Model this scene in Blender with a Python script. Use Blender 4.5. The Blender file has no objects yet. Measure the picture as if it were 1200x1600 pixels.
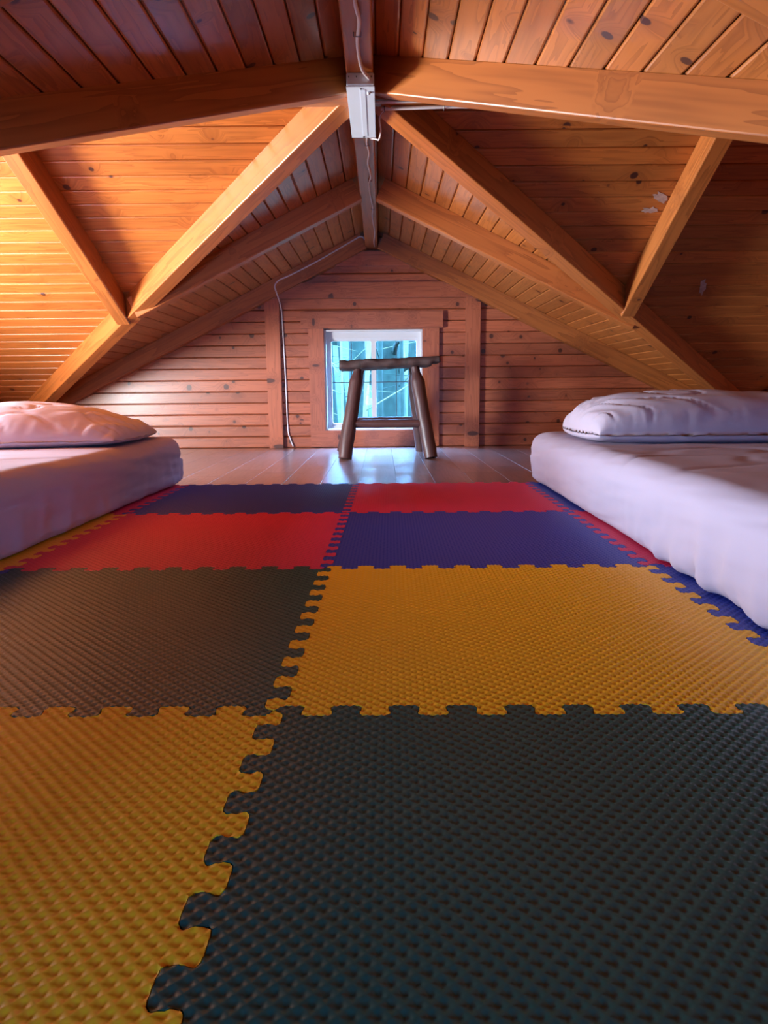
import bpy, bmesh, math, random
import numpy as np
from mathutils import Vector, Matrix, noise

random.seed(7)
S = bpy.context.scene
COL = S.collection
V = Vector

# ------------------------------------------------------------------ camera, world, light, exposure
CAM_Z, PITCH, YAW, ROLL, F_PX = 0.3389, 0.17104, 0.0025, -0.0093, 1109.0
cd = bpy.data.cameras.new('camera')
cam = bpy.data.objects.new('camera', cd); COL.objects.link(cam)
fw = V((math.sin(YAW)*math.cos(PITCH), math.cos(YAW)*math.cos(PITCH), -math.sin(PITCH)))
rt = V((math.cos(YAW), -math.sin(YAW), 0)); up = rt.cross(fw)
rt2 = rt*math.cos(ROLL) + up*math.sin(ROLL); up2 = up*math.cos(ROLL) - rt*math.sin(ROLL)
m = Matrix((rt2, up2, -fw)).transposed().to_4x4(); m.translation = (0, 0, CAM_Z)
cam.matrix_world = m
cd.sensor_fit = 'HORIZONTAL'; cd.sensor_width = 36; cd.lens = F_PX/1200*36
cd.clip_start = 0.02; cd.clip_end = 200
S.camera = cam

S.view_settings.view_transform = 'Standard'; S.view_settings.look = 'None'
S.view_settings.gamma = 1; S.view_settings.use_curve_mapping = False
S.view_settings.exposure = 0.0
S.cycles.use_denoising = True
S.cycles.max_bounces = 12; S.cycles.diffuse_bounces = 8; S.cycles.transparent_max_bounces = 12
S.cycles.sample_clamp_indirect = 6
S.cycles.caustics_reflective = False; S.cycles.caustics_refractive = False

world = bpy.data.worlds.new('overcast sky'); S.world = world; world.use_nodes = True
bg = world.node_tree.nodes['Background']
bg.inputs[0].default_value = (0.17, 0.46, 1.0, 1); bg.inputs[1].default_value = 120.0

def area(name, loc, rot, sx, sy, power, color, portal=False):
    l = bpy.data.lights.new(name, 'AREA'); l.shape = 'RECTANGLE'; l.size = sx; l.size_y = sy
    l.energy = power; l.color = color
    o = bpy.data.objects.new(name, l); COL.objects.link(o); o.location = loc; o.rotation_euler = rot
    if portal: l.cycles.is_portal = True
    return o
WX, WZ = -0.0425, 0.3915               # window centre on the gable walls
area('window_portal', (WX, 4.36, WZ), (-math.pi/2, 0, 0), 0.60, 0.60, 1, (1, 1, 1), True)
area('window_daylight', (-2.23, 2.163, 0.40), (0, -math.pi/2, 0), 0.52, 0.50, 145, (1.0, 0.97, 0.88))
area('window_portal', (-0.25, -1.02, 0.28), (math.pi/2, 0, 0), 0.40, 0.38, 1, (1, 1, 1), True)  # guides sky through the unseen fill window added behind the camera
area('window_portal', (-2.37, 2.163, WZ), (0, -math.pi/2, 0), 0.60, 0.60, 1, (1, 1, 1), True)

# ------------------------------------------------------------------ numbers of the place (metres)
X0, Y0, ZC, SL = -0.043, 2.163, 1.24, 0.488      # ridge crossing, apex of the boarding, roof slope
XL, XR, YN, YF = -2.25, 2.12, -0.9, 4.26         # wall faces
K = {(1, 1): 0.867, (-1, 1): 1.012, (1, -1): 0.993, (-1, -1): 0.902}   # plan run of each valley
ZRB = 1.135                                      # underside of the ridge beam
MAT_ROT = -0.0131                                # mats and beds lie a touch skew to the room

def clampv(x, a, b): return max(a, min(b, x))

# ------------------------------------------------------------------ materials
def mat(name):
    mt = bpy.data.materials.new(name); mt.use_nodes = True
    nt = mt.node_tree; b = nt.nodes['Principled BSDF']
    return mt, nt, b
def N(nt, typ, **kw):
    n = nt.nodes.new(typ)
    for k, v in kw.items(): setattr(n, k, v)
    return n
def L(nt, a, b): nt.links.new(a, b)
def mathn(nt, op, a, b=None, clamp=False):
    n = N(nt, 'ShaderNodeMath', operation=op, use_clamp=clamp)
    for i, x in enumerate((a, b)):
        if x is None: continue
        if isinstance(x, (int, float)): n.inputs[i].default_value = x
        else: L(nt, x, n.inputs[i])
    return n.outputs[0]
def vmath(nt, op, a, b=None):
    n = N(nt, 'ShaderNodeVectorMath', operation=op)
    for i, x in enumerate((a, b)):
        if x is None: continue
        if isinstance(x, tuple): n.inputs[i].default_value = x
        else: L(nt, x, n.inputs[i])
    return n.outputs['Value'] if op == 'LENGTH' else n.outputs[0]
def mixc(nt, fac, a, b, typ='MIX'):
    n = N(nt, 'ShaderNodeMix', data_type='RGBA', blend_type=typ)
    for i, x in ((0, fac), (6, a), (7, b)):
        if isinstance(x, (int, float)): n.inputs[i].default_value = x
        elif isinstance(x, tuple): n.inputs[i].default_value = (*x, 1)
        else: L(nt, x, n.inputs[i])
    return n.outputs[2]
def ramp(nt, fac, stops):
    n = N(nt, 'ShaderNodeValToRGB'); L(nt, fac, n.inputs[0])
    els = n.color_ramp.elements
    while len(els) < len(stops): els.new(0.5)
    for e, (p, c) in zip(els, stops): e.position = p; e.color = (*c, 1)
    return n.outputs[0]

def wood(name, light, mid, dark, rough=0.38, cell=(0.24, 0.075), knot_r=0.010, knot_share=0.55, coat=0.25, grain=1.0):
    """pine: grain along the local x axis, every board shifted by its own random number"""
    mt, nt, b = mat(name)
    tc = N(nt, 'ShaderNodeTexCoord'); oi = N(nt, 'ShaderNodeObjectInfo')
    off = N(nt, 'ShaderNodeCombineXYZ')
    L(nt, mathn(nt, 'MULTIPLY', oi.outputs['Random'], 53.0), off.inputs[0])
    L(nt, mathn(nt, 'MULTIPLY', oi.outputs['Random'], 91.7), off.inputs[1])
    L(nt, mathn(nt, 'MULTIPLY', oi.outputs['Random'], 17.3), off.inputs[2])
    p = vmath(nt, 'ADD', tc.outputs['Object'], off.outputs[0])
    # knots in metres
    inv = (1/cell[0], 1/cell[1], 1/(cell[1]*1.2))
    q = vmath(nt, 'MULTIPLY', p, inv)
    vo = N(nt, 'ShaderNodeTexVoronoi', voronoi_dimensions='3D', feature='F1'); vo.inputs['Scale'].default_value = 1
    L(nt, q, vo.inputs['Vector'])
    d = vmath(nt, 'SUBTRACT', q, vo.outputs['Position'])
    d = vmath(nt, 'MULTIPLY', d, (cell[0], cell[1]*0.9, cell[1]*0.45))
    dist = vmath(nt, 'LENGTH', d)
    sep = N(nt, 'ShaderNodeSeparateColor'); L(nt, vo.outputs['Color'], sep.inputs[0])
    act = mathn(nt, 'LESS_THAN', sep.outputs[0], knot_share)
    rad = mathn(nt, 'MULTIPLY', mathn(nt, 'ADD', mathn(nt, 'MULTIPLY', sep.outputs[1], 1.1), 0.5), knot_r)
    kn = mathn(nt, 'SUBTRACT', 1.0, mathn(nt, 'DIVIDE', dist, rad), True)
    kn = mathn(nt, 'MULTIPLY', mathn(nt, 'MULTIPLY', kn, 4.0, True), act)
    halo = mathn(nt, 'MULTIPLY', mathn(nt, 'SUBTRACT', 1.0, mathn(nt, 'DIVIDE', dist, mathn(nt, 'MULTIPLY', rad, 4.0)), True), act)
    # grain, bent round the knots
    g = vmath(nt, 'MULTIPLY', p, (1.6*grain, 26*grain, 26*grain))
    sh = N(nt, 'ShaderNodeCombineXYZ'); L(nt, mathn(nt, 'MULTIPLY', halo, 1.6), sh.inputs[1])
    g = vmath(nt, 'ADD', g, sh.outputs[0])
    n1 = N(nt, 'ShaderNodeTexNoise'); n1.inputs['Scale'].default_value = 1.0; n1.inputs['Detail'].default_value = 3
    L(nt, g, n1.inputs['Vector'])
    rings = mathn(nt, 'FRACT', mathn(nt, 'MULTIPLY', n1.outputs[0], 7.0))
    rings = mathn(nt, 'POWER', rings, 2.2)
    n2 = N(nt, 'ShaderNodeTexNoise'); n2.inputs['Scale'].default_value = 1.0; n2.inputs['Detail'].default_value = 2
    L(nt, vmath(nt, 'MULTIPLY', p, (0.9, 6, 6)), n2.inputs['Vector'])
    base = mixc(nt, n2.outputs[0], mid, light)
    base = mixc(nt, mathn(nt, 'MULTIPLY', rings, 0.62), base, tuple(0.55*c for c in mid))
    base = mixc(nt, mathn(nt, 'MULTIPLY', halo, 0.45), base, tuple(0.5*c for c in mid))
    base = mixc(nt, kn, base, dark)
    hsv = N(nt, 'ShaderNodeHueSaturation')
    L(nt, mathn(nt, 'ADD', mathn(nt, 'MULTIPLY', oi.outputs['Random'], 0.34), 0.83), hsv.inputs['Value'])
    L(nt, base, hsv.inputs['Color'])
    L(nt, hsv.outputs[0], b.inputs['Base Color'])
    b.inputs['Roughness'].default_value = rough
    b.inputs['Coat Weight'].default_value = coat; b.inputs['Coat Roughness'].default_value = 0.25
    bp = N(nt, 'ShaderNodeBump'); bp.inputs['Strength'].default_value = 0.25; bp.inputs['Distance'].default_value = 0.0015
    L(nt, n1.outputs[0], bp.inputs['Height']); L(nt, bp.outputs[0], b.inputs['Normal'])
    return mt

M_BOARD = wood('varnished pine boarding', (0.50, 0.175, 0.040), (0.40, 0.102, 0.018), (0.06, 0.014, 0.008))
M_BEAM = wood('varnished pine beam', (0.46, 0.152, 0.034), (0.36, 0.092, 0.016), (0.09, 0.026, 0.012), rough=0.45, cell=(0.55, 0.16), knot_r=0.014, knot_share=0.6, coat=0.08, grain=0.7)
M_WALL = wood('pine wall boarding', (0.45, 0.135, 0.060), (0.37, 0.093, 0.038), (0.08, 0.025, 0.014), cell=(0.19, 0.07), knot_r=0.011, knot_share=0.7)
M_FLOOR = wood('worn pine floor', (0.32, 0.175, 0.145), (0.26, 0.125, 0.095), (0.10, 0.04, 0.025), rough=0.30, cell=(0.5, 0.14), knot_r=0.010, coat=0.9)
M_LOG = wood('dark log wood', (0.095, 0.036, 0.030), (0.060, 0.022, 0.019), (0.05, 0.02, 0.014), rough=0.5, cell=(0.2, 0.06), coat=0.1)
M_BARK = wood('rough bark', (0.085, 0.042, 0.036), (0.05, 0.025, 0.022), (0.03, 0.016, 0.012), rough=0.75, cell=(0.1, 0.05), coat=0.0)

def plain(name, col, rough=0.5, metal=0.0, spec=0.5, noise_scale=None, noise_amt=0.15, bump=0.0):
    mt, nt, b = mat(name)
    b.inputs['Roughness'].default_value = rough; b.inputs['Metallic'].default_value = metal
    b.inputs['Specular IOR Level'].default_value = spec
    if noise_scale:
        tc = N(nt, 'ShaderNodeTexCoord'); n = N(nt, 'ShaderNodeTexNoise')
        n.inputs['Scale'].default_value = noise_scale; n.inputs['Detail'].default_value = 5
        L(nt, tc.outputs['Object'], n.inputs['Vector'])
        L(nt, mixc(nt, n.outputs[0], tuple(c*(1-noise_amt) for c in col), tuple(min(1, c*(1+noise_amt)) for c in col)), b.inputs['Base Color'])
        if bump:
            bp = N(nt, 'ShaderNodeBump'); bp.inputs['Strength'].default_value = bump; bp.inputs['Distance'].default_value = 0.002
            L(nt, n.outputs[0], bp.inputs['Height']); L(nt, bp.outputs[0], b.inputs['Normal'])
    else:
        b.inputs['Base Color'].default_value = (*col, 1)
    return mt
M_YEL = plain('yellow foam', (0.86, 0.44, 0.012), 0.45, noise_scale=9, noise_amt=0.06)
M_GRN = plain('dark green foam', (0.008, 0.072, 0.062), 0.36, noise_scale=9, noise_amt=0.08)
M_RED = plain('red foam', (0.62, 0.018, 0.085), 0.48, noise_scale=9, noise_amt=0.06)
M_BLU = plain('navy foam', (0.024, 0.042, 0.33), 0.42, noise_scale=9, noise_amt=0.08)
M_SHEET = plain('white cotton sheet', (0.44, 0.385, 0.49), 0.85, spec=0.2, noise_scale=900, noise_amt=0.03, bump=0.08)
M_CASE = plain('white cotton pillowcase', (0.53, 0.475, 0.57), 0.8, spec=0.25, noise_scale=900, noise_amt=0.03, bump=0.08)
M_BOX = plain('white enamelled metal', (0.62, 0.68, 0.80), 0.35, noise_scale=14, noise_amt=0.04)
M_STEEL = plain('dull steel', (0.16, 0.15, 0.16), 0.4, metal=0.8)
M_CABLE = plain('white cable sheath', (0.66, 0.62, 0.66), 0.45, noise_scale=40, noise_amt=0.12)
M_VINYL = plain('white vinyl frame', (0.62, 0.60, 0.60), 0.4, noise_scale=20, noise_amt=0.03)
M_GRID = plain('dark grey muntin', (0.045, 0.05, 0.055), 0.4)
M_PUTTY = plain('pale putty', (0.42, 0.30, 0.26), 0.7, noise_scale=60, noise_amt=0.5)
M_TRUNK = plain('grey tree bark', (0.006, 0.0125, 0.0085), 0.9, spec=0.1, noise_scale=11, noise_amt=0.9, bump=0.6)
M_BIRCH = plain('pale tree bark', (0.050, 0.048, 0.022), 0.9, spec=0.1, noise_scale=9, noise_amt=0.35, bump=0.4)
M_GROUND = plain('leaf litter', (0.016, 0.028, 0.0165), 0.95, spec=0.1, noise_scale=6, noise_amt=0.9, bump=0.5)
M_LEAF = plain('winter twigs', (0.26, 0.25, 0.22), 0.9, noise_scale=20, noise_amt=0.4)
def glass():
    mt, nt, b = mat('window glass')
    nt.nodes.remove(b)
    tr = N(nt, 'ShaderNodeBsdfTransparent'); gl = N(nt, 'ShaderNodeBsdfGlossy'); gl.inputs['Roughness'].default_value = 0.02
    mx = N(nt, 'ShaderNodeMixShader'); mx.inputs[0].default_value = 0.012
    L(nt, tr.outputs[0], mx.inputs[1]); L(nt, gl.outputs[0], mx.inputs[2])
    L(nt, mx.outputs[0], nt.nodes['Material Output'].inputs[0])
    return mt
M_GLASS = glass()

# ------------------------------------------------------------------ mesh helpers
def link(name, me, material=None, parent=None, mw=None):
    o = bpy.data.objects.new(name, me); COL.objects.link(o)
    if material: me.materials.append(material)
    if mw is not None: o.matrix_world = mw
    if parent:
        o.parent = parent
        if mw is not None: o.matrix_parent_inverse = parent.matrix_world.inverted()
    return o
def empty(name, loc=(0, 0, 0)):
    o = bpy.data.objects.new(name, None); COL.objects.link(o); o.location = loc
    o.matrix_world = Matrix.Translation(loc); o.empty_display_size = 0.05
    return o
def tag(o, label=None, cat=None, group=None, kind=None):
    for k, v in (('label', label), ('category', cat), ('group', group), ('kind', kind)):
        if v: o[k] = v
    return o
def mesh(name, verts, faces, smooth=False):
    me = bpy.data.meshes.new(name); me.from_pydata([tuple(v) for v in verts], [], faces); me.update()
    bm = bmesh.new(); bm.from_mesh(me); bmesh.ops.recalc_face_normals(bm, faces=bm.faces); bm.to_mesh(me); bm.free()
    if smooth: me.polygons.foreach_set('use_smooth', [True]*len(me.polygons))
    return me
def frame(origin, xdir, zdir):
    x = V(xdir).normalized(); z = V(zdir); z = (z - x*z.dot(x)).normalized(); y = z.cross(x)
    mm = Matrix((x, y, z)).transposed().to_4x4(); mm.translation = origin
    return mm
def local(mm, verts):
    i = mm.inverted(); return [i @ V(v) for v in verts]

def board(name, a0, a1, b0, b1, n, th, material, parent, ch=0.005, gap=0.0011):
    """one board: a0-a1 and b0-b1 are its long edges on the visible face, n points away from the room"""
    a0, a1, b0, b1, n = map(V, (a0, a1, b0, b1, n)); n.normalize()
    w = ((b0+b1)/2-(a0+a1)/2).length; fg = gap/w; fc = min(0.3, ch/w)
    vs = []
    for a, b in ((a0, b0), (a1, b1)):
        l = lambda f: a.lerp(b, f)
        vs += [l(fg)+n*th, l(fg)+n*ch, l(fg+fc*0.35)+n*ch*0.35, l(fg+fc), l(1-fg-fc), l(1-fg-fc*0.35)+n*ch*0.35, l(1-fg)+n*ch, l(1-fg)+n*th]
    k = 8
    fs = [[i, (i+1) % k, k+(i+1) % k, k+i] for i in range(k)] + [list(range(k)), list(range(2*k-1, k-1, -1))]
    xd = (a1+b1)-(a0+b0)
    mm = frame((a0+a1+b0+b1)/4, xd if xd.length > 1e-4 else (b0-a0).cross(n), n)
    return link(name, mesh(name, local(mm, vs), fs), material, parent, mm)

def beam(name, A, B, w, dep, material, parent=None, ch=0.004, up_=0.012, zref=(0, 0, 1)):
    """beam whose underside centre line runs A-B; dep measured square to it, edges eased"""
    A, B = V(A), V(B); mm = frame((A+B)/2, B-A, zref); h = (B-A).length/2
    y, z = w/2, dep+up_
    prof = [(-y, ch), (-y+ch*.3, ch*.3), (-y+ch, 0), (y-ch, 0), (y-ch*.3, ch*.3), (y, ch), (y, z), (-y, z)]
    nseg = max(2, int(h*2/0.12)); k = len(prof)
    vs = []
    for i in range(nseg+1):
        x = -h+2*h*i/nseg
        for (py, pz) in prof: vs.append((x, py, pz))
    fs = []
    for i in range(nseg):
        for j in range(k): fs.append([i*k+j, i*k+(j+1) % k, (i+1)*k+(j+1) % k, (i+1)*k+j])
    fs += [list(range(k)), list(range((nseg+1)*k-1, nseg*k-1, -1))]
    return link(name, mesh(name, vs, fs), material, parent, mm)

def box(name, lo, hi, material, parent=None, ch=0.003, axis=0):
    """eased box; axis = direction of the grain"""
    lo, hi = V(lo), V(hi); c = (lo+hi)/2; hs = (hi-lo)/2
    bm = bmesh.new(); bmesh.ops.create_cube(bm, size=2)
    perm = {0: Matrix.Identity(3), 1: Matrix(((0, -1, 0), (1, 0, 0), (0, 0, 1))), 2: Matrix(((0, 0, -1), (0, 1, 0), (1, 0, 0)))}[axis]
    mm = perm.to_4x4(); mm.translation = c
    ls = perm.inverted() @ hs; ls = V((abs(ls.x), abs(ls.y), abs(ls.z)))
    for v in bm.verts: v.co = V((v.co.x*ls.x, v.co.y*ls.y, v.co.z*ls.z))
    if ch: bmesh.ops.bevel(bm, geom=bm.edges[:], offset=min(ch, min(ls)*0.45), segments=2, affect='EDGES')
    me = bpy.data.meshes.new(name); bm.to_mesh(me); bm.free()
    return link(name, me, material, parent, mm)

def prism(name, pts, n, th, material, parent=None):
    """flat polygon (world points) given thickness th along n"""
    n = V(n).normalized(); a = [V(p) for p in pts]; k = len(a)
    c = sum(a, V())/k; vs = [p-c for p in a]+[p-c+n*th for p in a]
    fs = [list(range(k)), list(range(2*k-1, k-1, -1))]+[[i, (i+1) % k, k+(i+1) % k, k+i] for i in range(k)]
    return link(name, mesh(name, vs, fs), material, parent, Matrix.Translation(c))

def smooth_path(P, sub=6):
    P = [V(p) for p in P]; out = []
    for i in range(len(P)-1):
        p0, p1, p2, p3 = P[max(i-1, 0)], P[i], P[i+1], P[min(i+2, len(P)-1)]
        for j in range(sub):
            t = j/sub
            out.append(0.5*((2*p1)+(p2-p0)*t+(2*p0-5*p1+4*p2-p3)*t*t+(3*p1-p0-3*p2+p3)*t*t*t))
    return out+[P[-1]]
def tube_data(P, R, nseg=8, wob=0.0, seed=0):
    vs, fs = [], []; n = len(P); ref = V((0.31, 0.22, 0.93))
    for i, p in enumerate(P):
        t = (P[min(i+1, n-1)]-P[max(i-1, 0)]).normalized()
        a = t.cross(ref)
        if a.length < 0.2: a = t.cross(V((1, 0, 0)))
        a.normalize(); b = t.cross(a)
        r = R(i/(n-1)) if callable(R) else R
        for j in range(nseg):
            an = 2*math.pi*j/nseg
            q = math.cos(an)*a+math.sin(an)*b
            rr = r*(1+wob*noise.noise((p+q*r*3)*14+V((seed*3.7, 0, 0)))) if wob else r
            vs.append(p+q*rr)
    for i in range(n-1):
        for j in range(nseg): fs.append([i*nseg+j, i*nseg+(j+1) % nseg, (i+1)*nseg+(j+1) % nseg, (i+1)*nseg+j])
    fs += [list(range(nseg)), list(range(n*nseg-1, (n-1)*nseg-1, -1))]
    return vs, fs
def tube(name, P, R, material, parent=None, nseg=8, sub=6, wob=0.0, seed=0):
    P = smooth_path(P, sub) if sub > 1 else [V(p) for p in P]
    mm = frame((P[0]+P[-1])/2, P[-1]-P[0], (0.1, 0.2, 1))
    vs, fs = tube_data(P, R, nseg, wob, seed)
    return link(name, mesh(name, local(mm, vs), fs, True), material, parent, mm)

# ------------------------------------------------------------------ roof: eight boarded slopes of a cross gable
TH = 0.014
def yw(dx): return ZC-SL*abs(dx)
def slope_y(sx, sy):
    """slope of the wing that runs along y, right (1) or left (-1) of the ridge, far (1) or near (-1)"""
    k = K[(sx, sy)]; xe = XR if sx > 0 else XL; ye = YF if sy > 0 else YN
    n = V((sx*SL, 0, 1)).normalized()
    P = lambda dx, y: V((X0+sx*dx, y, ZC-SL*dx))
    cut = lambda dx: Y0+sy*k*dx
    dm = abs(xe-X0)
    dlim = min(dm, (ye-Y0)*sy/k)
    ov = 0.06
    pts = [P(0, Y0), P(0, ye+sy*ov)]
    pts += [P(dm+ov, ye+sy*ov)]
    if dlim < dm: pts += [P(dm+ov, ye)] 
    pts += [P(dlim, cut(dlim))]
    if dlim >= dm: pts.insert(3, P(dm+ov, cut(dm)))
    deck = prism('ceiling', [p+n*TH for p in pts], n, 0.02, M_BOARD)
    tag(deck, kind='structure')
    e = [0.0, 0.0355]
    while e[-1] < dm: e.append(e[-1]+0.0597)
    for d0, d1 in zip(e[:-1], e[1:]):
        d1 = min(d1, dm); 
        if d0 >= dlim-0.01 or d1-d0 < 0.004: continue
        c0, c1 = cut(d0), cut(d1)
        if (ye-c1)*sy < 0: c1 = ye
        board('board', P(d0, c0), P(d0, ye), P(d1, c1), P(d1, ye), n, TH, M_BOARD, deck)
def slope_x(sx, sy):
    k = K[(sx, sy)]; xe = XR if sx > 0 else XL; ye = YF if sy > 0 else YN
    sl = SL/k; n = V((0, sy*sl, 1)).normalized()
    P = lambda dy, x: V((x, Y0+sy*dy, ZC-sl*dy))
    cut = lambda dy: X0+sx*dy/k
    dm = min(abs(ye-Y0), abs(xe-X0)*k+0.03, 2.25); ov = 0.06
    dlim = min(dm, abs(xe-X0)*k)
    pts = [P(0, X0), P(0, xe+sx*ov), P(dlim, xe+sx*ov), P(dlim, cut(dlim))]
    deck = prism('ceiling', [p+n*TH for p in pts], n, 0.02, M_BOARD)
    tag(deck, kind='structure')
    e = [0.0, 0.018]
    while e[-1] < dm: e.append(e[-1]+0.0613)
    for d0, d1 in zip(e[:-1], e[1:]):
        d1 = min(d1, dlim)
        if d1-d0 < 0.004: continue
        board('board', P(d0, cut(d0)), P(d0, xe), P(d1, cut(d1)), P(d1, xe), n, TH, M_BOARD, deck)
    return deck
DECK = {}
for sx in (1, -1):
    for sy in (1, -1):
        slope_y(sx, sy); DECK[(sx, sy)] = slope_x(sx, sy)

# ------------------------------------------------------------------ walls
def gable_wall(name, mp, nrm, umin, umax, uc, sl, sr, holes, material):
    """mp(u,z) -> world point on the room face; sl/sr roof slopes left and right of the apex at uc; holes = [(u0,u1,z0,z1)]"""
    tL = lambda z: max(umin, uc-(ZC-z)/sl); tR = lambda z: min(umax, uc+(ZC-z)/sr)
    hz = lambda u: ZC-(uc-u)*sl if u < uc else ZC-(u-uc)*sr
    nrm = V(nrm); th = 0.02
    back = [mp(u, z)+nrm*th for u, z in []]
    root = None
    def sheet(pts):
        nonlocal root
        o = prism(name if root is None else 'wall_sheet', [mp(u, z)+nrm*th for u, z in pts], nrm, 0.06, material)
        if root is None: root = tag(o, kind='structure')
        else: o.parent = root; o.matrix_parent_inverse = root.matrix_world.inverted()
    ex = 0.03
    zl, zr = max(0.0, hz(umin)), max(0.0, hz(umax))
    if holes:
        ends = [umin-.05]
        for h_ in holes: ends += [h_[0], h_[1]]
        ends.append(umax+.05)
        hc = lambda u: max(0.0, hz(clampv(u, umin, umax)))+ex
        for a_, b_ in zip(ends[0::2], ends[1::2]):
            mid_ = [(uc, ZC+ex)] if a_ < uc < b_ else []
            sheet([(a_, -0.05), (b_, -0.05), (b_, hc(b_))]+mid_+[(a_, hc(a_))])
        for u0, u1, z0, z1 in holes:
            mid_ = [(uc, ZC+ex)] if u0 < uc < u1 else []
            sheet([(u0, -0.05), (u1, -0.05), (u1, z0), (u0, z0)])
            sheet([(u0, z1), (u1, z1), (u1, hc(u1))]+mid_+[(u0, hc(u0))])
    else:
        sheet([(umin-.05, -0.05), (umax+.05, -0.05), (umax+.05, zr+ex), (uc, ZC+ex), (umin-.05, zl+ex)])
    z = 0.0; row = 0.0665
    while z < ZC-0.03:
        z1_ = min(z+row, ZC-0.004)
        spans = [(tL(z), tR(z), tL(z1_), tR(z1_))]
        for h_ in holes:
            if z1_ > h_[2]+0.002 and z < h_[3]-0.002:
                nw = []
                for (a, b, c, d) in spans:
                    if a < h_[0] < b: nw.append((a, h_[0], c, h_[0]))
                    if a < h_[1] < b: nw.append((h_[1], b, h_[1], d))
                    if not (a < h_[0] < b or a < h_[1] < b): nw.append((a, b, c, d))
                spans = nw
        for (a, b, c, d) in spans:
            if b-a < 0.01: continue
            board('board', mp(a, z), mp(b, z), mp(c, z1_), mp(max(d, c+0.002), z1_), nrm, 0.018, material, root, ch=0.006)
        z += row
    return root
HOLE = (WX-0.2875, WX+0.2875, 0.10, 0.683)
gable_wall('wall_back', lambda u, z: V((u, YF, z)), (0, 1, 0), XL, XR, X0, SL, SL, [HOLE], M_WALL)
HOLE_S = (-0.44, -0.06, 0.10, 0.46)  # added opening, sized for how much cool sky fill reaches the mats
gable_wall('wall_front', lambda u, z: V((u, YN, z)), (0, -1, 0), XL, XR, X0, SL, SL, [HOLE_S], M_WALL)
HOLE_L = (Y0-0.2875, Y0+0.2875, 0.10, 0.683)
gable_wall('wall_left', lambda u, z: V((XL, u, z)), (-1, 0, 0), YN, YF, Y0, SL/K[(-1, -1)], SL/K[(-1, 1)], [HOLE_L], M_WALL)
gable_wall('wall_right', lambda u, z: V((XR, u, z)), (1, 0, 0), YN, YF, Y0, SL/K[(1, -1)], SL/K[(1, 1)], [], M_WALL)

# posts and collar beam on the window wall
tag(box('trim_1', (-0.668, YF-0.028, 0.0), (-0.583, YF-0.001, 0.858), M_WALL, axis=2), kind='structure')
tag(box('trim_2', (0.494, YF-0.028, 0.0), (0.582, YF-0.001, 0.866), M_WALL, axis=2), kind='structure')
tag(box('trim_3', (-0.655, YF-0.040, 0.858), (0.565, YF-0.001, 0.945), M_WALL, axis=0), kind='structure')
tag(box('trim_4', (X0-0.30, YF-0.030, 1.035), (X0+0.30, YF-0.001, 1.114), M_WALL, axis=0), kind='structure')

# ------------------------------------------------------------------ floor planks
floor = prism('floor', [(XL-.1, YN-.1, -0.022), (XR+.1, YN-.1, -0.022), (XR+.1, YF+.1, -0.022), (XL-.1, YF+.1, -0.022)], (0, 0, -1), 0.05, M_FLOOR)
tag(floor, kind='structure')
x = 0.055-0.14*17; i = 0
while x < XR:
    a, b = max(x, XL), min(x+0.14, XR)
    if b-a > 0.02:
        cuts = [YN, [1.1, 3.05, 2.0, 0.4][i % 4]+random.uniform(-.2, .2), [3.2, 3.62, 3.85, 2.9][i % 4]+random.uniform(-.15, .15), YF]
        cuts = sorted(cuts)
        for c0, c1 in zip(cuts[:-1], cuts[1:]):
            board('plank', (a, c0+.0005, 0), (a, c1-.0005, 0), (b, c0+.0005, 0), (b, c1-.0005, 0), (0, 0, -1), 0.02, M_FLOOR, floor, ch=0.0004, gap=0.0005)
    x += 0.14; i += 1

# ------------------------------------------------------------------ windows
def rounded_ring(u0, u1, z0, z1, r, inner, seg=5):
    """outer rectangle with a rounded inner opening: returns two equal point lists"""
    iu0, iu1, iz0, iz1 = inner
    out, inn = [], []
    cs = [(iu1-r, iz1-r, 0, (u1, z1)), (iu0+r, iz1-r, 90, (u0, z1)), (iu0+r, iz0+r, 180, (u0, z0)), (iu1-r, iz0+r, 270, (u1, z0))]
    for cu, cz, a0, corner in cs:
        for j in range(seg+1):
            an = math.radians(a0+90*j/seg)
            inn.append((cu+r*math.cos(an), cz+r*math.sin(an)))
            out.append(corner)
    return out, inn
def ring_mesh(name, out, inn, mp, d0, d1, material, parent):
    k = len(out); vs = []
    for d in (d0, d1):
        vs += [mp(u, z, d) for u, z in out]+[mp(u, z, d) for u, z in inn]
    fs = []
    for i in range(k):
        j = (i+1) % k
        fs += [[i, j, k+j, k+i], [2*k+i, 3*k+i, 3*k+j, 2*k+j], [k+i, k+j, 3*k+j, 3*k+i], [i, 2*k+i, 2*k+j, j]]
    c = sum(vs, V())/len(vs)
    me = mesh(name, [v-c for v in vs], fs)
    bm = bmesh.new(); bm.from_mesh(me); bmesh.ops.remove_doubles(bm, verts=bm.verts, dist=1e-5); bmesh.ops.dissolve_degenerate(bm, edges=bm.edges, dist=1e-6); bm.to_mesh(me); bm.free()
    return link(name, me, material, parent, Matrix.Translation(c))
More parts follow.
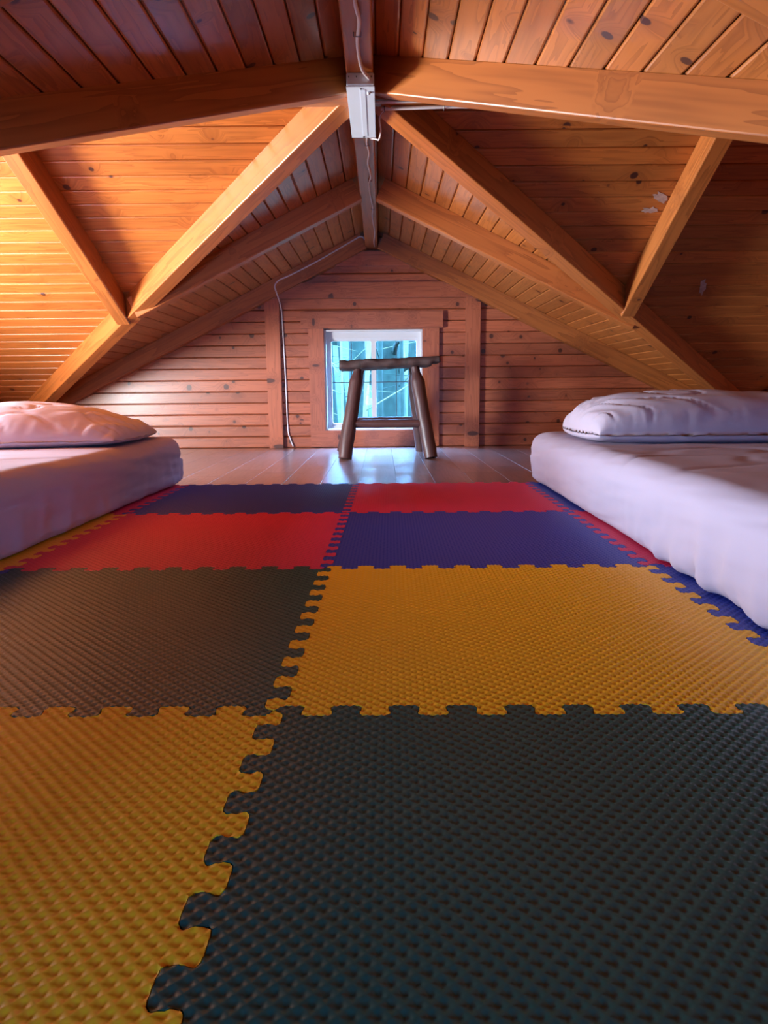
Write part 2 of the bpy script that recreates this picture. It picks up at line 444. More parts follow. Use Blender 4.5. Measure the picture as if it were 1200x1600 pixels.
def window(name, mp, cu, hw=0.2875, z0=0.10, z1=0.683, small=False):
    """mp(u,z,d) -> world; d grows outwards; cu = centre; hw half width, z0-z1 height of the opening"""
    root = empty(name, mp(cu, z0, 0.0)); tag(root, kind='structure')
    def bx(nm, u0, u1, y0, y1, d0, d1, m_, p=root, ax=None, ch=0.002):
        a, b = mp(u0, y0, d0), mp(u1, y1, d1)
        lo = [min(a[i], b[i]) for i in range(3)]; hi = [max(a[i], b[i]) for i in range(3)]
        if ax == 'u': ax = 0 if abs(hi[0]-lo[0]) > abs(hi[1]-lo[1]) else 1
        return box(nm, lo, hi, m_, p, ch, ax if ax is not None else 2)
    l, r = cu-hw, cu+hw; e0, e1 = (0.03, 0.03) if small else (0.133, 0.119); zb = z0-0.045 if small else z0-0.096; zt = z1+0.03 if small else z1+0.101
    bx('casing', l-(0.03 if small else 0.091), l, z0, z1+.007, -0.020, -0.0005, M_WALL, ax=2)
    bx('casing', r, r+(0.03 if small else 0.098), z0, z1+.007, -0.020, -0.0005, M_WALL, ax=2)
    bx('casing', l-e0, r+e1, z1+.007, zt, -0.026, -0.0005, M_WALL, ax='u')
    bx('casing', l-min(e0, .091), r+min(e1, .098), zb, z0, -0.020, -0.0005, M_WALL, ax='u')
    # jamb liner and vinyl frame
    for u0, u1, y0, y1 in ((l, l+.010, z0, z1), (r-.010, r, z0, z1), (l+.010, r-.010, z0, z0+.010), (l+.010, r-.010, z1-.010, z1)):
        bx('jamb', u0, u1, y0, y1, -0.004, 0.082, M_VINYL)
    fr = ring_mesh('frame', *rounded_ring(l+.010, r-.010, z0+.010, z1-.010, .004, (l+.028, r-.028, z0+.024, z1-.047)), mp, 0.034, 0.070, M_VINYL, root)
    for s0, s1 in ((l+.028, cu-.004+.0005), (cu-.004+.0005, r-.028)):
        g0, g1 = (l+.038, cu-.0135) if s0 < cu-.1 else (cu+.0145, r-.034)
        sash = ring_mesh('sash', *rounded_ring(s0, s1, z0+.024, z1-.047, .010, (g0, g1, z0+.040, z1-.061)), mp, 0.042, 0.064, M_VINYL, root)
        bx('pane', g0-.002, g1+.002, z0+.038, z1-.059, 0.051, 0.054, M_GLASS, sash, ch=0)
        mu = (g0+g1)/2
        bx('muntin', mu-.0022, mu+.0022, z0+.041, z1-.062, 0.047, 0.050, M_GRID, sash, ch=0)
        bx('muntin', g0+.001, g1-.001, z0+.5*(z1-z0)-.0115, z0+.5*(z1-z0)-.007, 0.0465, 0.0505, M_GRID, sash, ch=0)
    return root
window('window_1', lambda u, z, d: V((u, YF+d, z)), WX)
window('window_2', lambda u, z, d: V((XL-d, u, z)), Y0)
window('fill_window_3', lambda u, z, d: V((u, YN-d, z)), -0.25, 0.19, 0.10, 0.46, True)  # unseen window added behind the camera as cool fill on the near mats

# ------------------------------------------------------------------ beams and rafters
COS = math.cos(math.atan(SL))
tag(beam('ridge_beam', (X0-0.004, YN, ZRB), (X0-0.004, YF, ZRB), 0.069, 0.105, M_BEAM, up_=0.0),
    'long pine ridge beam overhead running from the camera to the window gable', 'beam')
tag(beam('ridge_beam', (XL, Y0+.004, ZRB+.001), (XR, Y0+.004, ZRB+.001), 0.069, 0.104, M_BEAM, up_=0.0),
    'pine cross ridge beam behind the white metal box, running left to right', 'beam')
W_V, D_V = 0.066, 0.083
def valley(sx, sy, label):
    k = K[(sx, sy)]; t0 = 0.02
    tx = abs((XR if sx > 0 else XL)-X0)-0.06; ty = abs((YF if sy > 0 else YN)-Y0-sy*0.06)/k
    t1 = min(tx, ty)
    P = lambda t: V((X0+sx*t, Y0+sy*k*t, ZC-D_V-SL*t))
    cs = 1/math.sqrt(1+SL*SL/(1+k*k))
    return tag(beam('valley_rafter', P(t0), P(t1), W_V, D_V*cs, M_BEAM, up_=0.010), label, 'rafter', 'valley rafters')
valley(-1, -1, 'dark shaded pine rafter spanning the upper left above the lit boarding')
valley(1, -1, 'bright orange pine rafter spanning the upper right of the loft')
valley(-1, 1, 'brightly lit pine rafter descending left from the ridge to behind the pillow')
valley(1, 1, 'dark pine rafter descending right from the ridge toward the right pillow')
W_J, D_J = 0.059, 0.100
def common(sx, Y, label, name='common_rafter', tmax=None, w=W_J):
    t1 = tmax or abs((XR if sx > 0 else XL)-X0)-0.02
    P = lambda t: V((X0+sx*t, Y, ZC-D_J-SL*t))
    return tag(beam(name, P(0.03), P(t1), w, D_J*COS, M_BEAM, up_=-0.001), label, 'rafter')
common(-1, 3.175, 'pine rafter left of the ridge with a pale lit underside, second from the window', tmax=1.00)
common(1, 3.175, 'pine rafter right of the ridge with a pale lit underside, second from the window', tmax=1.13)
common(-1, YF-0.031, 'pine rafter flat against the window wall, left of the gable, cable along it', 'gable_rafter', tmax=2.02)
common(1, YF-0.031, 'pine rafter flat against the window wall, right of the gable', 'gable_rafter', tmax=2.10)
common(-1, 1.122, 'pine rafter end in the extreme upper left corner of the ceiling', tmax=1.15)
common(1, 1.095, 'pine rafter end in the extreme upper right corner of the ceiling', tmax=1.03)
def jack(sx, sy, X, tmax, label, name='jack_rafter', t0=0.03):
    sl = SL/K[(sx, sy)]
    P = lambda t: V((X, Y0+sy*t, ZC-D_J-sl*t))
    return tag(beam(name, P(t0), P(tmax), W_J, D_J*math.cos(math.atan(sl)), M_BEAM, up_=-0.001), label, 'rafter')
jack(-1, 1, -1.130, 1.045*1.012, 'short lit pine rafter meeting the left descending rafter, shadow beside it')
jack(1, 1, 1.039, 1.045*0.867, 'short pine rafter meeting the right descending rafter, orange on its left side')
jack(1, 1, XR-0.04, 1.85, 'dark pine rafter against the right end wall', 'gable_rafter')
jack(-1, 1, XL+0.04, 2.05, 'pine rafter against the left end wall, beside the left window', 'gable_rafter')

# ------------------------------------------------------------------ foam mats
T, TD, PER = 0.6, 0.0115, 0.06
def edge_curve(first):
    """(u, offset) along one side; first = sign of the first half tab; dovetail flanks, eased corners"""
    e = 0.0026; pts = [(0.0, 0.0)]; lev = first*TD
    pts.append((0.007, lev))
    for j in range(1, 20):
        c = j*PER/2; s = 1 if lev > 0 else -1
        pts += [(c+e, lev), (c-e, -lev)]
        lev = -lev
    pts += [(T-0.007, lev), (T, 0.0)]
    return pts
def build_mat_mesh():
    hb = edge_curve(1); vb = edge_curve(-1)
    poly = [(u, o) for u, o in hb[:-1]]+[(T+o, u) for u, o in vb[:-1]]+[(u, T+o) for u, o in hb[::-1][:-1]]+[(o, u) for u, o in vb[::-1][:-1]]
    a = np.array(poly); nx = np.roll(a, -1, 0)-a; nn = np.stack([-nx[:, 1], nx[:, 0]], 1); nn /= np.linalg.norm(nn, axis=1)[:, None]+1e-12
    nv = nn+np.roll(nn, 1, 0); nv /= np.linalg.norm(nv, axis=1)[:, None]+1e-9
    a = a+nv*0.0006
    for _ in range(2):
        nxt = np.roll(a, -1, 0); f = 0.17
        a = np.stack([a*(1-f)+nxt*f, a*f+nxt*(1-f)], 1).reshape(-1, 2)
    a = a+0.000013
    k = len(a)
    pv = [(x, y, 0.0) for x, y in a]+[(x, y, 0.03) for x, y in a]
    pf = [list(range(k))[::-1], list(range(k, 2*k))]+[[i, (i+1) % k, k+(i+1) % k, k+i] for i in range(k)]
    g = T/168; n = 176; H0, H1 = 0.0098, 0.0120
    vs, fs = [], []
    for j in range(n+1):
        for i in range(n+1):
            ii, jj = i-4, j-4
            da, db = abs(((ii+jj)/4) % 1-0.5)*2, abs(((ii-jj)/4) % 1-0.5)*2
            vs.append((ii*g, jj*g, H0+(H1-H0)*max(da, db)**0.9))
    idx = lambda i, j: j*(n+1)+i
    for j in range(n):
        for i in range(n):
            A, B, C_, D = idx(i, j), idx(i+1, j), idx(i+1, j+1), idx(i, j+1)
            fs += [[A, B, C_], [A, C_, D]] if (i+j) % 2 == 0 else [[A, B, D], [B, C_, D]]
    o = len(vs)
    bnd = [idx(i, 0) for i in range(n)]+[idx(n, j) for j in range(n)]+[idx(i, n) for i in range(n, 0, -1)]+[idx(0, j) for j in range(n, 0, -1)]
    vs += [(vs[q][0], vs[q][1], -0.01) for q in bnd]
    m_ = len(bnd)
    for q in range(m_): fs.append([bnd[q], o+q, o+(q+1) % m_, bnd[(q+1) % m_]])
    fs.append([o+q for q in range(m_)])
    A = link('mat_work', mesh('mat_work', vs, fs)); B = link('mat_cut', mesh('mat_cut', pv, pf))
    md = A.modifiers.new('b', 'BOOLEAN'); md.operation = 'INTERSECT'; md.object = B; md.solver = 'EXACT'
    dg = bpy.context.evaluated_depsgraph_get(); dg.update()
    me = bpy.data.meshes.new_from_object(A.evaluated_get(dg)); me.name = 'foam_mat'
    for q in (A, B): bpy.data.objects.remove(q)
    me.materials.clear(); me.materials.append(None)
    me.polygons.foreach_set('use_smooth', [True]*len(me.polygons)); me.set_sharp_from_angle(angle=math.radians(58))
    return me
MAT_ME = build_mat_mesh()
RZ = Matrix.Rotation(MAT_ROT, 4, 'Z')
def foam(c, r, m_, label):
    o = bpy.data.objects.new('foam_mat', MAT_ME); COL.objects.link(o)
    o.matrix_world = RZ @ Matrix.Translation((-0.1235+0.6*c, 0.0884+0.6*(r-1), 0.0005))
    o.material_slots[0].link = 'OBJECT'; o.material_slots[0].material = m_
    tag(o, label, 'foam mat', 'interlocking foam mats on the floor')
foam(-1, 1, M_YEL, 'yellow foam mat tile at the lower left corner of the picture')
foam(0, 1, M_GRN, 'dark green foam mat tile nearest the camera, lower right')
foam(-1, 2, M_GRN, 'dark green foam mat tile on the left, behind the yellow one')
foam(0, 2, M_YEL, 'yellow foam mat tile on the right, between dark green and blue tiles')
foam(-1, 3, M_RED, 'red foam mat tile on the left, between dark green and blue tiles')
foam(0, 3, M_BLU, 'navy blue foam mat tile on the right, between yellow and red tiles')
foam(-1, 4, M_BLU, 'navy blue foam mat tile at the far left, next to the bare wood floor')
foam(0, 4, M_RED, 'red foam mat tile at the far right, next to the bare wood floor')
foam(-2, 4, M_RED, 'red foam mat showing only a toothed strip under the far end of the left mattress')
foam(-2, 3, M_YEL, 'yellow foam mat showing only a toothed strip along the left mattress')
foam(-2, 2, M_BLU, 'blue foam mat almost hidden under the left mattress beside the dark green tile')
foam(1, 4, M_BLU, 'blue foam mat strip at the far corner of the right mattress beside the red tile')
foam(1, 3, M_RED, 'red foam mat showing only a toothed strip along the right mattress')
foam(1, 2, M_BLU, 'blue foam mat strip along the right mattress beside the yellow tile')

# ------------------------------------------------------------------ mattresses and pillows
def fbm(x, y, z, o=3): return noise.fractal(V((x, y, z)), 1.0, 2.0, o)
def surf_box(nx, ny, nz):
    """unit cube surface grid (-1..1) as verts, faces, welded"""
    vid, vs, fs = {}, [], []
    def vert(i, j, k):
        key = (i, j, k)
        if key not in vid: vid[key] = len(vs); vs.append((2*i/nx-1, 2*j/ny-1, 2*k/nz-1))
        return vid[key]
    for k, fl in ((0, 1), (nz, 0)):
        for i in range(nx):
            for j in range(ny):
                q = [vert(i, j, k), vert(i+1, j, k), vert(i+1, j+1, k), vert(i, j+1, k)]; fs.append(q[::-1] if fl else q)
    for j, fl in ((0, 0), (ny, 1)):
        for i in range(nx):
            for k in range(nz):
                q = [vert(i, j, k), vert(i+1, j, k), vert(i+1, j, k+1), vert(i, j, k+1)]; fs.append(q[::-1] if fl else q)
    for i, fl in ((0, 1), (nx, 0)):
        for j in range(ny):
            for k in range(nz):
                q = [vert(i, j, k), vert(i, j+1, k), vert(i, j+1, k+1), vert(i, j, k+1)]; fs.append(q[::-1] if fl else q)
    return vs, fs
def mattress(x0, x1, y0, y1, h, seed, label, ruffle):
    vs, fs = surf_box(84, 170, 22)
    hx, hy, hz = (x1-x0)/2, (y1-y0)/2, h/2
    out = []
    for (a, b, c) in vs:
        p = V((a*hx, b*hy, c*hz))
        r = 0.055 if c > 0 else 0.028
        inner = V((clampv(p.x, -hx+r, hx-r), clampv(p.y, -hy+r, hy-r), clampv(p.z, -hz+r, hz-r)))
        d = p-inner
        nrm = d.normalized() if d.length > 1e-9 else V((0, 0, 1))
        q = inner+nrm*min(r, max(d.length, r if d.length > 1e-9 else 0)) if d.length > 1e-9 else p
        t = (q.z+hz)/h                                   # 0 bottom .. 1 top
        side = max(abs(nrm.x), abs(nrm.y)) if d.length > 1e-9 else 0.0
        u = q.y if abs(nrm.x) > abs(nrm.y) else q.x
        ru = ruffle(q.x, q.y)
        # gathered hem: folds that die out upwards
        low = max(0.0, 1-t*1.25)**1.4
        fold = 0.25*math.sin(u*48+5.0*noise.noise(V((u*6, seed, 0))))+1.0*(1-2.6*abs(noise.noise(V((u*9+t*0.9, seed*2.1, 1.5)))))*0.7+0.55*noise.noise(V((u*24, seed*1.3, t)))
        slack = noise.noise(V((u*5.5+t*1.4, seed*5.3, t*0.9)))
        q = q+nrm*side*(ru*low*0.016*fold+0.010*slack*(1-t)*ru-0.018*low*(0.6+0.5*noise.noise(V((u*9, seed, 7)))))
        # drape bulge and broad wrinkles on top
        if t > 0.75:
            wv = abs(noise.noise(V((q.x*3.2+q.y*1.2+seed, q.y*9.0-q.x*2.0, seed))))
            q.z += (0.004*fbm(q.x*2.2+seed, q.y*2.2, 0)-0.006*max(0, 0.16-wv)/0.16*max(0.0, fbm(q.x*2+3, q.y*2, seed)+0.25))*(t-0.75)*4
        q += nrm*side*0.0035*fbm(u*6+t*5, t*6, seed)
        if t > 0.03: q.z = q.z
        out.append(q)
    cx, cy = (x0+x1)/2, (y0+y1)/2
    zb = min(q.z for q in out)
    o = link('mattress', mesh('mattress', out, fs, True), M_SHEET, None, RZ @ Matrix.Translation((cx, cy, 0.0128-zb)))
    return tag(o, label, 'mattress', 'mattresses on the loft floor')
mattress(-1.705, -0.742, 0.62, 2.545, 0.168, 3.1, 'left floor mattress in a white fitted sheet, under the left pillow',
         lambda x, y: 0.35+1.1*clampv((y-0.72)/0.2, 0, 1))
mattress(0.492, 1.465, 0.62, 2.545, 0.172, 8.4, 'right floor mattress in a white fitted sheet, under the right pillow',
         lambda x, y: 0.12+1.5*clampv((0.05-y)/0.5, 0, 1))

def pillow(cx, cy, hx, hy, hh, zb, rot, seed, label, flap):
    """stuffed pillow: two sewn sheets, puffed in the middle, puckered along the seams"""
    n, mrows = 96, 66; vs, fs = [], []
    def shape(u, v, sgn):
        pu, pv = 1-abs(u)**flap[0], 1-abs(v)**2.6
        puff = max(0.0, pu*pv)**flap[1]
        x = hx*u*(1-0.055*v*v*abs(u)); y = hy*v*(1-0.10*(u*u)*abs(v))
        edge = 1-min(1.0, puff*1.5)
        w = 0.0
        w += 0.024*edge*noise.noise(V((u*24+0.6*math.sin(v*9), v*2+seed, sgn)))*min(1.0, max(0.0, abs(v)*2.2-0.8))
        w += 0.018*edge*noise.noise(V((u*2+seed, v*17, sgn*2)))*min(1.0, max(0.0, abs(u)*2.4-1.0))
        an = math.atan2(v, 1.05-abs(u))*math.copysign(1, u)
        w += 0.018*noise.noise(V((an*6.0+seed, seed, abs(u)*1.2)))*max(0.0, abs(u)-0.35)*1.5
        rg = abs(noise.noise(V((u*2.6+v*2.2+seed, v*2.0-u*1.2, seed*.7))))
        w -= 0.010*max(0, 0.09-rg)/0.09
        w += 0.010*fbm(u*1.7+seed, v*1.9, seed, 2)
        sm = 0.004*noise.noise(V((u*9+seed, v*9, 3)))*edge
        if sgn > 0: z = max(hh*0.80*puff+w*min(1, puff*1.1), 0.5*hh*puff)+sm
        else: z = -hh*0.20*min(1.0, puff*1.15)**0.8+sm
        return V((x, y, z))
    for sgn in (1, -1):
        o = len(vs)
        for j in range(mrows+1):
            for i in range(n+1):
                u = math.sin(math.pi/2*(2*i/n-1)); v = math.sin(math.pi/2*(2*j/mrows-1))
                vs.append(shape(u, v, sgn))
        for j in range(mrows):
            for i in range(n):
                q = [o+j*(n+1)+i, o+j*(n+1)+i+1, o+(j+1)*(n+1)+i+1, o+(j+1)*(n+1)+i]; fs.append(q if sgn > 0 else q[::-1])
    me = mesh('pillow', vs, fs, True)
    bm = bmesh.new(); bm.from_mesh(me); bmesh.ops.remove_doubles(bm, verts=bm.verts, dist=2e-4); bm.to_mesh(me); bm.free()
    me.polygons.foreach_set('use_smooth', [True]*len(me.polygons))
    zm = min(v.co.z for v in me.vertices)
    mm = RZ @ Matrix.Translation((cx, cy, zb-zm)) @ Matrix.Rotation(rot, 4, 'Z')
    o = link('pillow', me, M_CASE, None, mm)
    return tag(o, label, 'pillow', 'white bed pillows')
pillow(-1.150, 2.225, 0.37, 0.255, 0.128, 0.176, 0.05, 2.3, 'plump white pillow on the left mattress, bluish light on its front', (2.0, 0.50))
pillow(0.925, 2.160, 0.375, 0.255, 0.142, 0.182, -0.02, 6.6, 'plump white pillow on the right mattress, gathered along its front seam', (4.5, 0.38))

# ------------------------------------------------------------------ log stool
st = empty('log_stool', (0.02, 3.72, 0)); tag(st, 'rustic dark log stool standing in front of the bright window', 'stool')
def stool_leg(foot, top, r=0.034):
    foot, top = V(foot), V(top); d = top-foot
    P = [foot+d*t for t in (0, 0.01, 0.1, 0.25, 0.4, 0.55, 0.7, 0.80, 0.86, 0.92, 1.0)]
    R = lambda t: r*(0.94 if t < 0.005 else 1.0 if t < 0.75 else 1.0-(t-0.75)/0.15*0.34 if t < 0.90 else 0.64)
    return tube('leg', P, R, M_LOG, st, nseg=14, sub=3, wob=0.10, seed=foot.x*9)
LF, RF, LB, RB = (-0.182, 3.50, 0.004), (0.243, 3.50, 0.004), (-0.215, 3.93, 0.004), (0.222, 3.93, 0.004)
tLF, tRF, tLB, tRB = (-0.112, 3.62, 0.455), (0.170, 3.62, 0.455), (-0.105, 3.82, 0.455), (0.165, 3.82, 0.455)
for f_, t_ in ((LF, tLF), (RF, tRF), (LB, tLB), (RB, tRB)): stool_leg(f_, t_)
def mixp(a, b, t): return V(a).lerp(V(b), t)
for a, b, t in ((mixp(LF, tLF, .37), mixp(RF, tRF, .37), 0), (mixp(LB, tLB, .37), mixp(RB, tRB, .37), 0)):
    tube('stretcher', [a.lerp(b, s_) for s_ in (0, .1, .3, .5, .7, .9, 1)], lambda t: 0.0215 if 0.06 < t < 0.94 else 0.015, M_LOG, st, nseg=12, sub=3, wob=0.10, seed=4)
# seat: half-log slab with ragged ends
vs, fs = [], []; nx_, na = 46, 18
for i in range(nx_+1):
    t = i/nx_; xx = -0.205+0.50*t
    rag = 1.0
    for j in range(na):
        an = 2*math.pi*j/na; cy_, sz = math.cos(an), math.sin(an)
        yy = 0.150*math.copysign(abs(cy_)**0.45, cy_); zz = (0.022 if sz > 0 else 0.030)*math.copysign(abs(sz)**0.6, sz)
        x2 = xx
        if i in (0, nx_): x2 += 0.010*noise.noise(V((j*1.3, i, 2)))
        stp = 1.0
        if t > 0.90 and sz < 0: stp = 0.42 if t > 0.93 else 0.9
        rr = 1+0.10*noise.noise(V((xx*16, yy*8, zz*30)))
        vs.append(V((x2, 3.72+yy*rr, 0.472+0.018*(t-0.5)+zz*stp*rr+0.003*noise.noise(V((xx*40, yy*9, 5))))))
for i in range(nx_):
    for j in range(na): fs.append([i*na+j, i*na+(j+1) % na, (i+1)*na+(j+1) % na, (i+1)*na+j])
fs += [list(range(na)), list(range((nx_+1)*na-1, nx_*na-1, -1))]
mm = Matrix.Translation((0.045, 3.72, 0.472))
link('seat', mesh('seat', local(mm, vs), fs, True), M_BARK, st, mm)

# ------------------------------------------------------------------ white metal box and cables on the ridge
bxo = empty('junction_box', (X0, 2.16, ZRB)); tag(bxo, 'white metal electrical box screwed under the ridge beam crossing', 'electrical box')
BZ = 1.103; BX0, BX1, BY0, BY1 = X0-0.038, X0+0.033, 1.972, 2.352
box('body', (BX0, BY0, BZ+.003), (BX1, BY1, ZRB), M_BOX, bxo, 0.002, 1)
lid = box('cover', (BX0-.001, BY0+.004, BZ), (BX1+.001, BY1-.002, BZ+.003), M_BOX, bxo, 0.001, 1)
box('rib', (X0-.004, BY0+.02, BZ-.0012), (X0+.010, BY1-.02, BZ+.0005), M_BOX, lid, 0.0006, 1)
for sx_, sy_ in ((X0-.002, BY0+.016), (X0-.002, BY1-.012)):
    tube('screw', [(sx_, sy_, BZ+.001), (sx_, sy_, BZ-.002)], 0.003, M_STEEL, lid, sub=1, nseg=10)
tube('knob', [(X0+.018, BY0+.040, BZ+.001), (X0+.018, BY0+.040, BZ-.004)], 0.005, M_BOX, lid, sub=1, nseg=12)
for xx in (X0-.032, X0-.012, X0+.026):
    tube('screw', [(xx, BY0+.001, ZRB-.010), (xx, BY0-.002, ZRB-.010)], 0.002, M_STEEL, bxo, sub=1, nseg=8)

def cable(label, P, r, staples=(), name='cable'):
    root = empty(name, P[0]); tag(root, label, 'cable')
    tube('sheath', P, r, M_CABLE, root, nseg=8, sub=6)
    for c, ax in staples:
        c = V(c); ax = V(ax)*(r+0.004)
        upv = V((0, 0, 1)) if abs(ax.y) < 1e-6 or True else V((0, 0, 1))
        tube('staple', [c+ax+upv*0.008, c+ax-upv*(r+.001), c-ax-upv*(r+.001), c-ax+upv*0.008], 0.0013, M_STEEL, root, sub=1, nseg=6)
    return root
zc_ = ZRB-0.004
cable('white cable stapled under the ridge beam, running toward the camera from the box',
      [(X0-.006, YN+.05, zc_), (X0-.004, 0.6, zc_), (X0+.004, 1.30, zc_), (X0-.004, 1.60, zc_), (X0+.003, 1.70, zc_-.002), (X0-.004, 1.80, zc_), (X0-.001, 1.90, zc_), (X0+.006, 1.945, zc_-.004), (X0+.019, 1.968, zc_-.010), (X0+.019, 1.976, zc_-.011)], 0.0045,
      [((X0-.003, 1.765, zc_), (1, 0, 0))])
cable('thin cable wandering under the ridge beam between the box and the gable',
      [(X0+.004, 2.345, zc_-.006), (X0+.008, 2.40, zc_-.003), (X0+.004, 2.48, zc_), (X0+.010, 2.58, zc_), (X0+.004, 2.70, zc_), (X0+.012, 2.84, zc_-.004), (X0+.003, 2.95, zc_), (X0+.008, 3.15, zc_), (X0+.014, 3.32, zc_), (X0+.010, 3.5, zc_), (X0+.018, 3.8, zc_), (X0+.012, 4.05, zc_), (X0+.014, 4.19, zc_)], 0.0032,
      [((X0+.005, 2.50, zc_), (1, 0, 0)), ((X0+.009, 2.90, zc_), (1, 0, 0)), ((X0+.014, 3.34, zc_), (1, 0, 0))])
cable('thin looped wire from the lower end of the box up to the cross beam',
      [(X0+.008, 2.352, BZ+.012), (X0+.018, 2.385, BZ+.010), (X0+.034, 2.375, BZ+.004), (X0+.044, 2.36, BZ-.002), (X0+.050, 2.32, BZ+.010), (X0+.046, 2.26, BZ+.02), (X0+.055, 2.22, ZRB-.005), (X0+.075, 2.19, ZRB-.004)], 0.0024)
cable('white cable clipped under the cross beam, right of the box, the nearer one',
      [(X0+.03, 2.150, ZRB-.004), (X0+.12, 2.148, ZRB-.0045), (X0+.30, 2.146, ZRB-.004), (X0+.6, 2.150, ZRB-.004), (1.2, 2.150, ZRB-.004), (XR-.01, 2.150, ZRB-.004)], 0.0042)
cable('white cable clipped under the cross beam, right of the box, the farther one',
      [(X0+.05, 2.196, ZRB-.005), (X0+.15, 2.190, ZRB-.005), (X0+.28, 2.184, ZRB-.005), (X0+.6, 2.190, ZRB-.005), (1.2, 2.190, ZRB-.005), (XR-.01, 2.190, ZRB-.005)], 0.0055,
      [((X0+.06, 2.196, ZRB-.005), (0, 1, 0)), ((X0+.23, 2.187, ZRB-.005), (0, 1, 0))])
# cable down the gable: along the rafter face, then beside the left post
yr = YF-0.0305-W_J/2-0.003
cable('white cable running down the left gable rafter and along the left wall post',
      [(X0-.030, yr, 1.140), (X0-.040, yr-.003, 1.172), (X0-.065, yr-.003, 1.186), (X0-.10, yr, 1.170), (X0-.30, yr, 1.062), (X0-.46, yr, 0.985), (X0-.53, yr, 0.955), (X0-.555, yr, 0.925), (X0-.548, yr+.002, 0.89), (X0-.538, YF-.050, 0.855), (X0-.530, YF-.012, 0.80), (X0-.526, YF-.006, 0.70), (X0-.518, YF-.006, 0.40), (X0-.514, YF-.006, 0.12), (X0-.500, YF-.008, 0.05), (X0-.485, YF-.010, 0.008)], 0.0042)

# putty smears on the right hand slope
def smear(pts_xy):
    sl = SL/K[(1, 1)]; n = V((0, sl, 1)).normalized(); d = DECK[(1, 1)]
    o = prism('putty_smear', [V((x_, y_, ZC-sl*(y_-Y0)))-n*0.0004 for x_, y_ in pts_xy], -n, 0.0010, M_PUTTY)
    o.parent = d; o.matrix_parent_inverse = d.matrix_world.inverted()
def blob(cx, cy, rx, ry, ang, seed):
    out = []
    for j in range(18):
        a = 2*math.pi*j/18; r = 1+0.8*noise.noise(V((math.cos(a)*2.2, math.sin(a)*2.2, seed)))
        x_, y_ = rx*r*math.cos(a), ry*r*math.sin(a)
        out.append((cx+x_*math.cos(ang)-y_*math.sin(ang), cy+x_*math.sin(ang)+y_*math.cos(ang)))
    return out

for b_ in ((0.978, 2.611, 0.030, 0.014, 0.5, 1.0), (0.962, 2.664, 0.028, 0.011, 0.0, 2.0), (1.333, 3.043, 0.012, 0.045, -0.35, 3.0)): smear(blob(*b_))

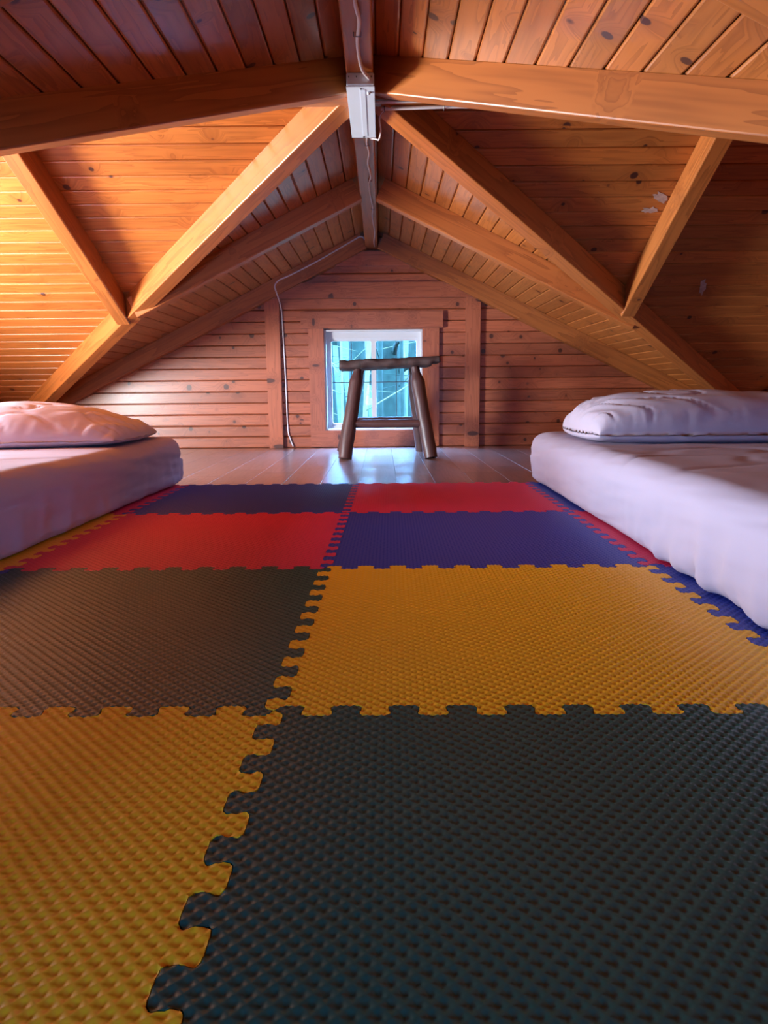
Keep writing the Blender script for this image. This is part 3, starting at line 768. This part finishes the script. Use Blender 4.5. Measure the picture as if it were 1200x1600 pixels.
# ------------------------------------------------------------------ the woods outside the window
def ground_z(x_, y_): return -2.6+0.36*max(0.0, y_-6.0)+0.25*noise.noise(V((x_*.35, y_*.35, 0)))
gv, gf = [], []; GX, GY = 30, 46
for j in range(GY+1):
    for i in range(GX+1):
        x_ = -15+30*i/GX; y_ = -15.0+46*j/GY; gv.append((x_, y_, ground_z(x_, y_)))
for j in range(GY):
    for i in range(GX): q = j*(GX+1)+i; gf.append([q, q+1, q+GX+2, q+GX+1])
tag(link('ground', mesh('ground', gv, gf, True), M_GROUND), 'leaf strewn forest slope outside the window', 'ground', kind='structure')
def tree(x_, y_, r, lean, m_, seed, label, group='bare trees in the woods outside'):
    rnd = random.Random(seed); z0 = ground_z(x_, y_)-0.05; h = rnd.uniform(6.5, 8.5)
    root = empty('tree', (x_, y_, z0)); tag(root, label, 'tree', group)
    P = [V((x_+lean*h*t+0.06*math.sin(t*5+seed), y_+0.05*math.sin(t*7+seed), z0+h*t)) for t in (0, .15, .3, .45, .6, .8, 1)]
    tube('trunk', P, lambda t: r*(1.15-0.8*t), m_, root, nseg=9, sub=3, wob=0.15, seed=seed)
    for b_ in range(9):
        t = rnd.uniform(0.22, 0.85); an = rnd.uniform(0, 6.28); ln = rnd.uniform(0.7, 1.9)
        p = V((x_+lean*h*t, y_, z0+h*t)); d = V((math.cos(an), math.sin(an), rnd.uniform(-0.1, 0.8)))
        tube('branch', [p, p+d*ln*.4+V((0, 0, .05)), p+d*ln+V((0, 0, rnd.uniform(-.1, .3)))], lambda t, q=r: q*0.28*(1-0.8*t), m_, root, nseg=5, sub=3)
TREES = [(-0.36, 9.5, 0.13, 0.01, M_TRUNK), (-0.86, 11.5, 0.12, -0.02, M_TRUNK), (0.16, 10.5, 0.21, 0.015, M_TRUNK), (0.62, 12.0, 0.12, 0.0, M_TRUNK),
         (-1.25, 13.0, 0.16, 0.02, M_TRUNK), (-0.52, 13.5, 0.11, 0.03, M_BIRCH), (0.40, 14.5, 0.12, -0.16, M_BIRCH), (0.95, 15.0, 0.17, 0.0, M_TRUNK),
         (-0.05, 16.5, 0.15, 0.02, M_TRUNK), (-1.0, 17.0, 0.13, -0.01, M_TRUNK), (0.35, 18.0, 0.16, 0.02, M_TRUNK), (1.3, 17.5, 0.16, 0.0, M_TRUNK), (-1.6, 18.5, 0.2, 0.0, M_TRUNK), (0.75, 19.5, 0.14, 0.03, M_TRUNK), (-0.6, 20.5, 0.18, 0.0, M_TRUNK), (-0.25, 12.2, 0.05, 0.05, M_BIRCH), (0.08, 8.4, 0.035, -0.03, M_TRUNK), (0.5, 9.2, 0.03, 0.06, M_TRUNK)]
rs = random.Random(11)
TREES += [(rs.uniform(-1.1, 1.1), rs.uniform(7.5, 15.0), rs.uniform(0.016, 0.04), rs.uniform(-0.05, 0.05), M_BIRCH if rs.random() < 0.35 else M_TRUNK) for _ in range(14)]
for n_, (x_, y_, r_, l_, m_) in enumerate(TREES):
    side = 'left' if x_ < WX*y_/4.3+0.0 else 'right'
    lab = 'grey bare tree trunk in the woods seen through the %s window sash' % side
    if n_ == 2: lab = 'thickest dark tree trunk seen through the right half of the window'
    elif m_ is M_BIRCH and abs(l_) > 0.1: lab = 'pale leaning tree trunk seen low through the right window panes'
    elif m_ is M_BIRCH and n_ == 5: lab = 'pale upright tree trunk seen through the left window panes'
    elif n_ > 17: lab = 'thin bare sapling in the woods seen through the %s window sash' % side
    elif m_ is M_BIRCH: lab = 'thin pale sapling seen near the middle of the window'
    tree(x_, y_, r_, l_, m_, n_+1, lab)
